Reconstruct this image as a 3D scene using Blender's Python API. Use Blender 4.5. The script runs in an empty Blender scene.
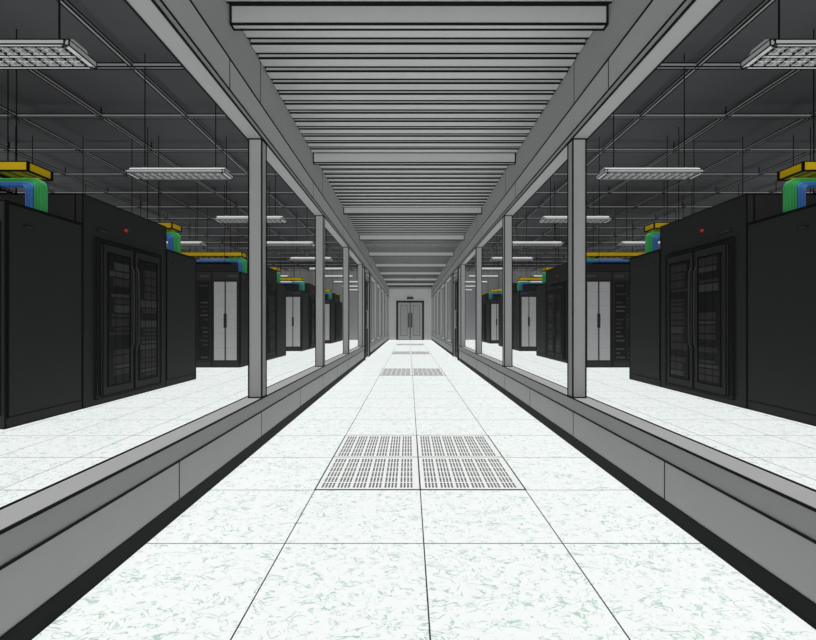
import bpy, math, random
from mathutils import Vector
random.seed(4)
S = bpy.context.scene
CX = 0.064          # corridor centre line (camera stands slightly left of it)

# ------------------------------------------------------------ materials
def mat(name, col, rough=0.7, emit=0.0, var=0.04, scale=6.0, metal=0.0, alpha=1.0):
    m = bpy.data.materials.new(name); m.use_nodes = True
    nt = m.node_tree; b = nt.nodes["Principled BSDF"]
    b.inputs["Roughness"].default_value = rough
    b.inputs["Metallic"].default_value = metal
    b.inputs["Specular IOR Level"].default_value = 0.15
    tc = nt.nodes.new("ShaderNodeTexCoord")
    n = nt.nodes.new("ShaderNodeTexNoise"); n.inputs["Scale"].default_value = scale
    r = nt.nodes.new("ShaderNodeValToRGB")
    r.color_ramp.elements[0].color = tuple(c*(1-var) for c in col)+(1,)
    r.color_ramp.elements[1].color = tuple(min(1, c*(1+var)) for c in col)+(1,)
    nt.links.new(tc.outputs["Object"], n.inputs["Vector"])
    nt.links.new(n.outputs["Fac"], r.inputs["Fac"])
    nt.links.new(r.outputs["Color"], b.inputs["Base Color"])
    b.inputs["Alpha"].default_value = alpha
    if emit:
        b.inputs["Emission Color"].default_value = tuple(col)+(1,)
        b.inputs["Emission Strength"].default_value = emit
    return m

GRAY = mat("painted_gray_metal", (0.375,0.375,0.375))
GRAYL = mat("light_gray_panel", (0.45,0.45,0.45))
SLAT = mat("baffle_gray", (0.54,0.54,0.54))
LINE = mat("dark_joint", (0.004,0.004,0.004))
SKIRT = mat("black_skirting", (0.012,0.012,0.013))
CEIL = mat("dark_ceiling", (0.098,0.098,0.106))
GRID = mat("grid_channel", (0.36,0.36,0.37))
RACK = mat("black_cabinet_steel", (0.031,0.031,0.032), 0.6)
RACK2 = mat("black_door_frame", (0.020,0.020,0.021), 0.5)
MESH = mat("mesh_door_dark", (0.010,0.010,0.011), 0.5)
UNIT = mat("server_unit_gray", (0.055,0.055,0.057), 0.5)
UNITB = mat("server_unit_dim", (0.034,0.033,0.032), 0.5)
LDOOR = mat("light_mesh_door", (0.42,0.42,0.43), 0.6, var=0.25, scale=60)
YEL = mat("yellow_tray", (0.75,0.50,0.01))
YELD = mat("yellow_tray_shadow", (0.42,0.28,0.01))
BLUE = mat("blue_cable", (0.07,0.22,0.58))
GREEN = mat("green_cable", (0.06,0.42,0.12))
WHITE = mat("fixture_white", (0.68,0.68,0.68))
FIXD = mat("fixture_recess", (0.28,0.28,0.28))
LAMP = mat("lamp_tube", (0.8,0.8,0.8), emit=0.12)
RED = mat("red_indicator", (0.5,0.02,0.02), emit=0.2)
WALL = mat("wall_gray_paint", (0.30,0.30,0.31))
DOORM = mat("door_gray", (0.33,0.33,0.33))
GLASS = mat("door_glass", (0.35,0.37,0.38), 0.1, alpha=0.25)
PERF = mat("perforated_plate", (0.84,0.85,0.84))
HOLE = mat("perforation_hole", (0.045,0.045,0.045))

def floor_mat():
    m = bpy.data.materials.new("antistatic_tile"); m.use_nodes = True
    nt = m.node_tree; N = nt.nodes; L = nt.links
    b = N["Principled BSDF"]; b.inputs["Roughness"].default_value = 0.75
    b.inputs["Specular IOR Level"].default_value = 0.1
    tc = N.new("ShaderNodeTexCoord")
    def math_(op, a, v=None, v2=None):
        n = N.new("ShaderNodeMath"); n.operation = op
        for i, q in enumerate((a, v, v2)):
            if q is None: continue
            if isinstance(q, (int, float)): n.inputs[i].default_value = q
            else: L.new(q, n.inputs[i])
        return n.outputs[0]
    def vein(scale, width, dist, offs, lo):
        mp = N.new("ShaderNodeMapping"); mp.inputs["Location"].default_value = offs
        mp.inputs["Rotation"].default_value = (0,0,0.6+offs[0])
        mp.inputs["Scale"].default_value = (1,1.6,1)
        L.new(tc.outputs["Object"], mp.inputs["Vector"])
        n = N.new("ShaderNodeTexNoise"); n.inputs["Scale"].default_value = scale
        n.inputs["Detail"].default_value = 2.0; n.inputs["Distortion"].default_value = dist
        L.new(mp.outputs[0], n.inputs["Vector"])
        d = math_("ABSOLUTE", math_("SUBTRACT", n.outputs["Fac"], 0.5))
        r = N.new("ShaderNodeMapRange"); r.inputs[1].default_value = width*0.4
        r.inputs[2].default_value = width; r.inputs[3].default_value = 1; r.inputs[4].default_value = 0
        L.new(d, r.inputs[0])
        k = N.new("ShaderNodeTexNoise"); k.inputs["Scale"].default_value = scale*1.7
        k.inputs["Detail"].default_value = 1
        mp2 = N.new("ShaderNodeMapping"); mp2.inputs["Location"].default_value = (offs[1]+5,3,1)
        L.new(tc.outputs["Object"], mp2.inputs["Vector"]); L.new(mp2.outputs[0], k.inputs["Vector"])
        g = N.new("ShaderNodeMapRange"); g.inputs[1].default_value = lo; g.inputs[2].default_value = lo+.05
        L.new(k.outputs["Fac"], g.inputs[0])
        return math_("MULTIPLY", r.outputs[0], g.outputs[0])
    v1 = vein(12, 0.026, 1.2, (0,0,0), .47); v2 = vein(17, 0.026, 1.0, (2.1,4.0,0), .50)
    mx1 = N.new("ShaderNodeMix"); mx1.data_type = "RGBA"
    mx1.inputs[6].default_value = (0.88,0.91,0.895,1); mx1.inputs[7].default_value = (0.29,0.50,0.41,1)
    L.new(math_("MULTIPLY", v1, 0.70), mx1.inputs[0])
    mx2 = N.new("ShaderNodeMix"); mx2.data_type = "RGBA"
    L.new(mx1.outputs[2], mx2.inputs[6]); mx2.inputs[7].default_value = (0.42,0.57,0.50,1)
    L.new(math_("MULTIPLY", v2, 0.6), mx2.inputs[0])
    sep = N.new("ShaderNodeSeparateXYZ"); L.new(tc.outputs["Object"], sep.inputs[0])
    def grid(o, off):
        q = math_("FRACT", math_("DIVIDE", math_("SUBTRACT", o, off-60.0), 0.6))
        q = math_("ABSOLUTE", math_("SUBTRACT", q, 0.5))
        return math_("GREATER_THAN", q, 0.5-0.0026/0.6)
    g = math_("MAXIMUM", grid(sep.outputs[0], CX), grid(sep.outputs[1], 2.479))
    mx3 = N.new("ShaderNodeMix"); mx3.data_type = "RGBA"
    L.new(mx2.outputs[2], mx3.inputs[6]); mx3.inputs[7].default_value = (0.02,0.022,0.021,1)
    L.new(g, mx3.inputs[0])
    L.new(mx3.outputs[2], b.inputs["Base Color"])
    return m
FLOOR = floor_mat()

# ------------------------------------------------------------ mesh builder
class B:
    def __init__(s): s.v=[]; s.f=[]; s.mi=[]; s.m=[]
    def mid(s, m):
        if m not in s.m: s.m.append(m)
        return s.m.index(m)
    def hexa(s, p, m):
        i=len(s.v); s.v += [tuple(q) for q in p]; k=s.mid(m)
        for f in ((0,3,2,1),(4,5,6,7),(0,1,5,4),(1,2,6,5),(2,3,7,6),(3,0,4,7)):
            s.f.append(tuple(i+j for j in f)); s.mi.append(k)
    def rawbox(s, x0,x1,y0,y1,z0,z1,m):
        if x0>x1: x0,x1=x1,x0
        if y0>y1: y0,y1=y1,y0
        if z0>z1: z0,z1=z1,z0
        s.hexa([(x0,y0,z0),(x1,y0,z0),(x1,y1,z0),(x0,y1,z0),(x0,y0,z1),(x1,y0,z1),(x1,y1,z1),(x0,y1,z1)],m)
    def box(s, x0,x1,y0,y1,z0,z1,m,e=0,em=None):
        s.rawbox(x0,x1,y0,y1,z0,z1,m)
        if e:
            em = em or LINE; h=e/2
            for y in (y0,y1):
                for z in (z0,z1): s.rawbox(min(x0,x1)-h,max(x0,x1)+h,y-h,y+h,z-h,z+h,em)
            for x in (x0,x1):
                for z in (z0,z1): s.rawbox(x-h,x+h,y0,y1,z-h,z+h,em)
                for y in (y0,y1): s.rawbox(x-h,x+h,y-h,y+h,z0,z1,em)
    def tube(s, pts, r, m, n=8):
        pts=[Vector(p) for p in pts]; k=s.mid(m); rings=[]
        for i,p in enumerate(pts):
            d=(pts[min(i+1,len(pts)-1)]-pts[max(i-1,0)]).normalized()
            a=Vector((0,0,1)) if abs(d.z)<0.9 else Vector((0,1,0))
            if abs(d.y)<0.01 and len(pts)>2: a=Vector((0,1,0))
            u=d.cross(a).normalized(); w=d.cross(u).normalized()
            base=len(s.v); rings.append(base)
            for j in range(n):
                t=2*math.pi*j/n; s.v.append(tuple(p+u*(r*math.cos(t))+w*(r*math.sin(t))))
        for a,b in zip(rings,rings[1:]):
            for j in range(n):
                s.f.append((a+j,a+(j+1)%n,b+(j+1)%n,b+j)); s.mi.append(k)
        s.f.append(tuple(rings[0]+j for j in reversed(range(n)))); s.mi.append(k)
        s.f.append(tuple(rings[-1]+j for j in range(n))); s.mi.append(k)
    def make(s, name, parent=None):
        me=bpy.data.meshes.new(name); me.from_pydata(s.v,[],s.f)
        for m in s.m: me.materials.append(m)
        me.polygons.foreach_set("material_index", s.mi); me.update()
        o=bpy.data.objects.new(name,me); S.collection.objects.link(o)
        if parent: o.parent=parent
        return o
def empty(name, loc=(0,0,0)):
    o=bpy.data.objects.new(name,None); S.collection.objects.link(o); o.empty_display_size=0.2
    return o

Y0, Y1 = -3.0, 24.4
XW = 16.0
ZC = 4.0
# ------------------------------------------------------------ shell
b=B(); b.rawbox(-XW,XW,Y0,Y1,-0.15,0,FLOOR); b.make("floor")
b=B(); b.rawbox(-XW,XW,Y0,Y1,ZC,ZC+0.15,CEIL); b.make("ceiling")
b=B(); b.rawbox(-XW-0.15,-XW,Y0,Y1,0,ZC,WALL); b.make("wall_left")
b=B(); b.rawbox(XW,XW+0.15,Y0,Y1,0,ZC,WALL); b.make("wall_right")
b=B(); b.rawbox(-XW,XW,Y0-0.15,Y0,0,ZC,WALL); b.make("wall_front")
b=B(); b.rawbox(-XW,XW,Y1,Y1+0.15,0,ZC,WALL)
b.rawbox(CX-1.19,CX+1.19,Y1-.02,Y1,0,2.85,GRAYL)
b.make("wall_back")

# suspended ceiling channel grid
b=B(); zg=3.85
for s in (-1,1):
    x=2.0
    while x<15.6:
        b.box(CX+s*x-.022,CX+s*x+.022,Y0+.02,Y1-.02,zg,zg+.04,GRID,e=.012); x+=1.2
    y=4.93-1.2*6
    while y<Y1-.1:
        b.box(CX+s*1.5,CX+s*15.6,y-.022,y+.022,zg-.005,zg+.035,GRID,e=.012)
        x=2.0
        while x<15.6:
            b.rawbox(CX+s*x-.006,CX+s*x+.006,y-.006,y+.006,zg+.03,ZC,LINE); x+=2.4
        y+=1.2
b.make("ceiling_channel_grid")

# ------------------------------------------------------------ corridor partitions
cols=[3.356+2.4*k for k in range(-2,9)]
DA,DB=11.05,12.45
for s,side in ((-1,"left"),(1,"right")):
    X=lambda a: CX+s*a
    b=B()
    for (a,c) in ((Y0+.01,DA-.002),(DB+.002,Y1-.005)):
        b.box(X(1.203),X(1.33),a,c,0.075,0.274,GRAYL,e=.006)
        b.box(X(1.195),X(1.335),a,c,0.274,0.372,GRAY,e=.009)
        y=3.356-1.2*5
        while y<c:
            if y>a: b.rawbox(X(1.2015),X(1.204),y-.003,y+.003,0.08,0.272,LINE)
            y+=1.2
    b.make("partition_sill")
    b=B()
    for (a,c) in ((Y0+.01,DA),(DB,Y1-.005)):
        b.rawbox(X(1.2),X(1.335),a,c,0.0,0.0715,SKIRT)
    b.make("baseboard_"+side)
    b=B()
    b.box(X(1.195),X(1.315),Y0+.01,Y1-.03,2.376,2.42,GRAY,e=.010)
    b.box(X(1.20),X(1.31),Y0+.01,Y1-.03,2.42,2.625,GRAYL,e=.010)
    b.box(X(1.21),X(1.30),Y0+.01,Y1-.03,2.625,2.99,GRAY,e=.010)
    for k in range(-2,10):
        y=3.356+2.4*k-.6
        if y<Y1-.1:
            b.rawbox(X(1.1985),X(1.2005),y-.004,y+.004,2.42,2.625,LINE)
            b.rawbox(X(1.2085),X(1.2105),y+.6-.004,y+.6+.004,2.63,2.99,LINE)
    for k in range(0,23):   # hanger rods to slab
        b.rawbox(X(1.262),X(1.272),Y0+.5+1.2*k,Y0+.51+1.2*k,2.99,ZC,LINE)
    b.make("partition_beam")
    for y in cols:
        b=B(); b.box(X(1.2),X(1.3),y,y+.1,0.376,2.371,GRAY,e=.010); b.make("support_column")
    # glazed side door bay
    b=B()
    b.box(X(1.19),X(1.34),DA,DA+.1,0,2.365,GRAY,e=.02)
    b.box(X(1.19),X(1.34),DB-.1,DB,0,2.365,GRAY,e=.02)
    b.box(X(1.2),X(1.33),DA+.1,DB-.1,2.1,2.2,GRAY,e=.012)
    b.box(X(1.23),X(1.28),DA+.1,DA+.2,0.01,2.1,RACK2); b.box(X(1.23),X(1.28),DB-.2,DB-.1,0.01,2.1,RACK2)
    b.box(X(1.23),X(1.28),DA+.2,DB-.2,0.01,0.15,RACK2); b.box(X(1.23),X(1.28),DA+.2,DB-.2,2.0,2.1,RACK2)
    b.box(X(1.23),X(1.28),(DA+DB)/2-.05,(DA+DB)/2+.05,0.15,2.0,RACK2)
    b.rawbox(X(1.25),X(1.26),DA+.2,DB-.2,0.15,2.0,GLASS)
    b.tube([(X(1.19),(DA+DB)/2+.08,.8),(X(1.19),(DA+DB)/2+.08,1.3)],.015,GRAY)
    for z in (.82,1.28): b.rawbox(X(1.19),X(1.23),(DA+DB)/2+.07,(DA+DB)/2+.09,z-.01,z+.01,GRAY)
    b.make("door_%d"%(2 if s<0 else 3))

# ------------------------------------------------------------ corridor baffle ceiling
b=B(); pitch=2.4/14
y=2.776-2.4*2; k=0
while y<Y1-.15:
    if k%14==0:
        b.box(CX-1.2,CX+1.2,y,y+.05,2.86,2.98,SLAT,e=.012)
    else:
        b.rawbox(CX-1.2,CX+1.2,y,y+.11,2.955,3.00,SLAT)
        for yy in (y,y+.11): b.rawbox(CX-1.2,CX+1.2,yy-.006,yy+.006,2.949,2.961,LINE)
    y+=pitch; k+=1
b.rawbox(CX-1.2,CX+1.2,Y0+.1,Y1-.1,3.005,3.02,CEIL)
b.make("ceiling_baffle")

# ------------------------------------------------------------ end door
b=B(); yw=Y1-.02
b.box(CX-.78,CX-.68,yw-.05,yw-.001,0,2.2,RACK2); b.box(CX+.68,CX+.78,yw-.05,yw-.001,0,2.2,RACK2)
b.box(CX-.78,CX+.78,yw-.05,yw-.001,2.1,2.2,RACK2)
for q in (-1,1):
    b.box(CX+q*.02,CX+q*.68,yw-.04,yw-.001,0.01,2.1,DOORM,e=.02)
    b.box(CX+q*.16,CX+q*.54,yw-.045,yw-.038,0.25,1.95,WALL,e=.015)
    b.tube([(CX+q*.08,yw-.09,.7),(CX+q*.08,yw-.09,1.5)],.025,RACK2)
    for z in (.75,1.45): b.rawbox(CX+q*.07,CX+q*.09,yw-.09,yw-.04,z,z+.02,RACK2)
b.make("door_1")
b=B(); b.box(CX-.18,CX+.18,yw-.06,yw-.001,2.28,2.42,RACK2); b.box(CX-.15,CX+.15,yw-.065,yw-.06,2.31,2.39,UNIT); b.make("exit_sign")

# ------------------------------------------------------------ perforated tiles
def perforated(yc):
    b=B()
    for i in (-1,0):
        for j in (0,1):
            x0=CX+.6*i; y0=yc+.6*j
            b.rawbox(x0+.004,x0+.596,y0+.004,y0+.596,0.0002,0.003,PERF)
            for (a0,a1,c0,c1) in ((0,.6,-.004,.004),(0,.6,.596,.604)): b.rawbox(x0+a0,x0+a1,y0+c0,y0+c1,0.0002,.0036,LINE)
            for (a0,a1) in ((-.004,.004),(.596,.604)): b.rawbox(x0+a0,x0+a1,y0,y0+.6,0.0002,.0036,LINE)
            for gx in range(6):
                for gy in range(6):
                    cx=x0+.03+gx*.091; cy=y0+.03+gy*.091
                    for a in range(4):
                        for c in range(3):
                            b.rawbox(cx+a*.020,cx+a*.020+.011,cy+c*.026,cy+c*.026+.019,.0031,.004,HOLE)
    b.make("perforated_floor_tile")
for k in range(4): perforated(2.479+5.4*k)

# ------------------------------------------------------------ rack pods
UF=3.68; NR=8; RW=.6
def door_front(b,BX,u0,yf,d,light):
    """door on face at y=yf pointing d(-1 towards camera)"""
    P=lambda t: yf+d*t
    ua,ub=u0+.04,u0+.56; z0,z1=.12,1.86
    b.box(BX(ua),BX(ub),P(0),P(.02),z0,z1,RACK2)
    um=(ua+ub)/2
    for (p,q) in ((ua+.02,um-.012),(um+.012,ub-.02)):
        b.rawbox(BX(p),BX(q),P(.02),P(.026),z0+.04,z1-.03,LDOOR if light else MESH)
        if not light:
            z=z0+.08
            while z<z1-.1:
                if random.random()<.8:
                    w=random.uniform(.4,1.0)*(q-p-.02)
                    b.rawbox(BX(p+.01),BX(p+.01+w),P(.026),P(.029),z,z+.035,random.choice((UNIT,UNITB)))
                z+=.09
        else:
            z=z0+.3
            while z<z1-.1:
                b.rawbox(BX(p),BX(q),P(.026),P(.028),z,z+.006,WALL); z+=.3
    b.rawbox(BX(um-.03),BX(um+.03),P(.02),P(.04),.85,1.15,RACK2)
    b.rawbox(BX(um-.012),BX(um+.012),P(.02),P(.036),z0+.04,z1-.03,RACK2)

def row(parent,name,BX,y0,y1,fd):
    b=B(); H=2.05
    for i in range(NR):
        b.box(BX(i*RW+.003),BX((i+1)*RW-.003),y0,y1,0.0,H,RACK,e=.012)
        door_front(b,BX,i*RW,y0 if fd<0 else y1,fd,i==0)
        b.rawbox(BX(i*RW+.05),BX(i*RW+.25),y0 if fd<0 else y1,(y0 if fd<0 else y1)+fd*.004,1.93,1.98,UNIT)
    # side panel facing corridor
    b.box(BX(0),BX(-.006),y0+.02,y1-.02,.10,H-.02,RACK,e=.008)
    yl=y0+.17
    b.box(BX(-.006),BX(-.012),yl,yl+.12,1.84,1.88,RACK2)
    b.rawbox(BX(-.012),BX(-.016),yl+.03,yl+.09,1.852,1.868,UNIT)
    for i in range(NR):
        b.rawbox(BX(i*RW+.15),BX(i*RW+.45),(y0+y1)/2-.1,(y0+y1)/2+.1,H,H+.02,RACK2)
    b.make(name,parent)

def pod(s,yb):
    BX=lambda u: CX+s*(UF+u)
    P=empty("server_rack_pod")
    row(P,"rack_row_a",BX,yb,yb+.92,-1)
    row(P,"rack_row_b",BX,yb+2.57,yb+3.48,1)
    b=B(); ya,yc=yb+.92,yb+2.57
    for (u0,u1) in ((0,.08),(NR*RW-.08,NR*RW)):
        b.box(BX(u0),BX(u1),ya+.001,yc-.001,0,2.38,RACK,e=.012)
    b.box(BX(.08),BX(NR*RW-.08),ya+.001,yc-.001,2.06,2.38,RACK,e=.012)
    b.box(BX(0),BX(-.02),ya+.18,yc-.16,.07,1.93,RACK2,e=.008)
    b.make("aisle_canopy",P)
    b=B()
    ym=(ya+.25+yc-.24)/2
    for (p,q,hs) in ((ya+.25,ym-.012,1),(ym+.012,yc-.24,-1)):
        z0,z1=.10,1.88
        b.box(BX(-.02),BX(-.05),p,q,z0,z1,RACK,e=.010)
        # mesh infill with the equipment showing through
        a0,a1=p+.08,q-.08
        b.rawbox(BX(-.05),BX(-.053),a0,a1,z0+.1,z1-.1,MESH)
        z=z0+.14
        while z<z1-.2:
            if random.random()<.8:
                a=random.uniform(0,.10); h=random.choice((.035,.06,.09))
                b.rawbox(BX(-.053),BX(-.055),a0+.02+a,a1-.02,z,z+h,random.choice((UNITB,UNITB,UNIT)))
                z+=h+.02
            else: z+=.08
        n=3
        for k in range(1,n):
            yy=a0+(a1-a0)*k/n
            b.rawbox(BX(-.055),BX(-.057),yy-.003,yy+.003,z0+.1,z1-.1,MESH)
        for zz in (z0+.1,z1-.1): b.rawbox(BX(-.05),BX(-.06),a0-.01,a1+.01,zz-.008,zz+.008,LINE)
        for yy in (a0,a1): b.rawbox(BX(-.05),BX(-.06),yy-.007,yy+.007,z0+.1,z1-.1,LINE)
        # slim vertical pull bar near the meeting stile
        yh=(q-.04) if hs==1 else (p+.04)
        b.tube([(BX(-.05),yh,.62),(BX(-.075),yh,.68),(BX(-.08),yh,1.0),(BX(-.08),yh,1.3),(BX(-.075),yh,1.62),(BX(-.05),yh,1.68)],.008,UNIT,6)
        b.rawbox(BX(-.05),BX(-.052),yh-.018,yh-.012,z0+.05,z1-.05,UNIT)
    b.box(BX(0),BX(-.006),ya+.22,ya+.42,2.01,2.06,RACK2)
    b.rawbox(BX(-.006),BX(-.008),ya+.25,ya+.39,2.025,2.045,UNIT)
    b.tube([(BX(0),(ya+yc)/2-.1,2.13),(BX(-.025),(ya+yc)/2-.1,2.13)],.018,RED,10)
    b.make("aisle_doors",P)

def tray(s,yc):
    BX=lambda u: CX+s*(UF+.10+u)
    P=empty("cable_tray")
    L=NR*RW-.12; w=.14; z0=2.43
    b=B()
    for q in (-1,1):
        b.box(BX(-.02),BX(L),yc+q*w-.01,yc+q*w+.01,z0,z0+.085,YEL,e=.010)
    b.box(BX(-.02),BX(0),yc-w,yc+w,z0,z0+.085,YEL,e=.010)
    u=.0
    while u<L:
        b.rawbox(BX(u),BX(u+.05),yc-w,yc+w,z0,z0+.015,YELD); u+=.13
    b.rawbox(BX(.02),BX(L-.02),yc-w+.02,yc+w-.02,z0+.018,z0+.03,UNIT)
    b.make("tray_channel",P)
    b=B()
    for u in (.35,2.4,4.4):
        for q in (-1,1): b.rawbox(BX(u),BX(u+.008),yc+q*(w+.012)-.004,yc+q*(w+.012)+.004,z0-.15,ZC-.001,LINE)
        b.rawbox(BX(u-.01),BX(u+.02),yc-w-.02,yc+w+.02,z0-.02,z0,LINE)
        b.rawbox(BX(u-.01),BX(u+.02),yc-w-.02,yc+w+.02,z0-.15,z0-.14,LINE)
    for k in range(7):
        yy=yc-w+.02+k*(2*w-.04)/6
        b.rawbox(BX(.32),BX(L),yy-.003,yy+.003,z0-.14,z0-.134,LINE)
    u=.32
    while u<L: b.rawbox(BX(u),BX(u+.006),yc-w+.02,yc+w-.02,z0-.134,z0-.128,LINE); u+=.1
    b.make("wire_basket",P)
    b=B()
    # flat cable drops: blue inside, green outside, each made of slim cables side by side
    for (mm,ue,zt,R,le) in ((BLUE,.035,z0-.085,.06,L-.1),(GREEN,-.055,z0-.05,.07,.35)):
        for c in range(3):
            for k in range(3):
                off=c*.027
                yy=yc-.03+k*.03
                zz=zt-off*.3
                pts=[(BX(le),yy,zz),(BX(ue+off+R),yy,zz)]
                for t in range(1,7):
                    a=math.pi/2*t/6; pts.append((BX(ue+off+R-R*math.sin(a)),yy,zz-R*(1-math.cos(a))))
                pts.append((BX(ue+off),yy,2.055))
                b.tube(pts,.0135,mm,6)
    b.make("cable_bundle",P)

for s in (-1,1):
    for k in range(4):
        yb=3.9+5.4*k
        pod(s,yb); tray(s,yb+.46); tray(s,yb+3.02)

# ------------------------------------------------------------ light fixtures
def fixture(xc,yc):
    b=B(); z=2.62; L=.53; w=.115; h=.05
    b.hexa([(xc-L,yc-w,z+.02),(xc+L,yc-w,z+.02),(xc+L,yc+w,z+.02),(xc-L,yc+w,z+.02),
            (xc-L,yc-w*.45,z+.02+h),(xc+L,yc-w*.45,z+.02+h),(xc+L,yc+w*.45,z+.02+h),(xc-L,yc+w*.45,z+.02+h)],WHITE)
    b.rawbox(xc-L+.02,xc+L-.02,yc-w+.015,yc+w-.015,z+.016,z+.02,FIXD)
    for q in (-1,1):
        b.box(xc-L,xc+L,yc+q*w-.012,yc+q*w+.012,z-.005,z+.022,WHITE,e=.006)
        b.box(xc+q*L-.02,xc+q*L+.02,yc-w,yc+w,z-.005,z+.03,WHITE,e=.006)
    b.box(xc-L,xc+L,yc-.012,yc+.012,z-.003,z+.016,WHITE,e=.004)
    for q in (-.065,.065): b.tube([(xc-L+.03,yc+q,z+.012),(xc+L-.03,yc+q,z+.012)],.008,LAMP,6)
    n=26
    for i in range(1,n):
        x=xc-L+2*L*i/n; b.rawbox(x-.003,x+.003,yc-w,yc+w,z-.003,z+.010,LINE if i%2 else WHITE)
    for q in (-.08,-.045,.045,.08): b.rawbox(xc-L,xc+L,yc+q-.0025,yc+q+.0025,z-.003,z+.010,WALL)
    for q in (-.4,.4):
        b.rawbox(xc+q-.004,xc+q+.004,yc-.004,yc+.004,z+.07,ZC-.001,LINE)
        b.rawbox(xc+q-.02,xc+q+.02,yc-.02,yc+.02,z+.069,z+.085,GRID)
    b.make("pendant_light")
for s in (-1,1):
    for xr in (2.65,5.0,7.4,9.8):
        for k in range(-1,10):
            y=2.72+2.2*k
            if y<Y1-.5: fixture(CX+s*xr,y+.0)

# ------------------------------------------------------------ lights
def sun(name,d,e):
    l=bpy.data.lights.new(name,"SUN"); l.energy=e; l.angle=math.radians(20)
    try: l.use_shadow=False
    except Exception: pass
    try: l.cycles.cast_shadow=False
    except Exception: pass
    o=bpy.data.objects.new(name,l); S.collection.objects.link(o)
    o.rotation_euler=Vector(d).to_track_quat("-Z","Y").to_euler(); o.location=(0,0,6)
sun("overhead_sun",(0,0.05,-1),2.95)
sun("front_sun",(0.0,1,0.1),0.6)
w=bpy.data.worlds.new("world"); S.world=w; w.use_nodes=True
w.node_tree.nodes["Background"].inputs[0].default_value=(1,1,1,1)
w.node_tree.nodes["Background"].inputs[1].default_value=0.6

S.view_settings.view_transform="Standard"
S.view_settings.look="None"

cam=bpy.data.cameras.new("camera"); co=bpy.data.objects.new("camera",cam); S.collection.objects.link(co)
co.location=(0,0,0.952); co.rotation_euler=(math.radians(90),0,0)
cam.sensor_width=36; cam.lens=435/816*36
cam.shift_x=-1/816; cam.shift_y=3/816
cam.clip_start=0.02; cam.clip_end=200
S.camera=co
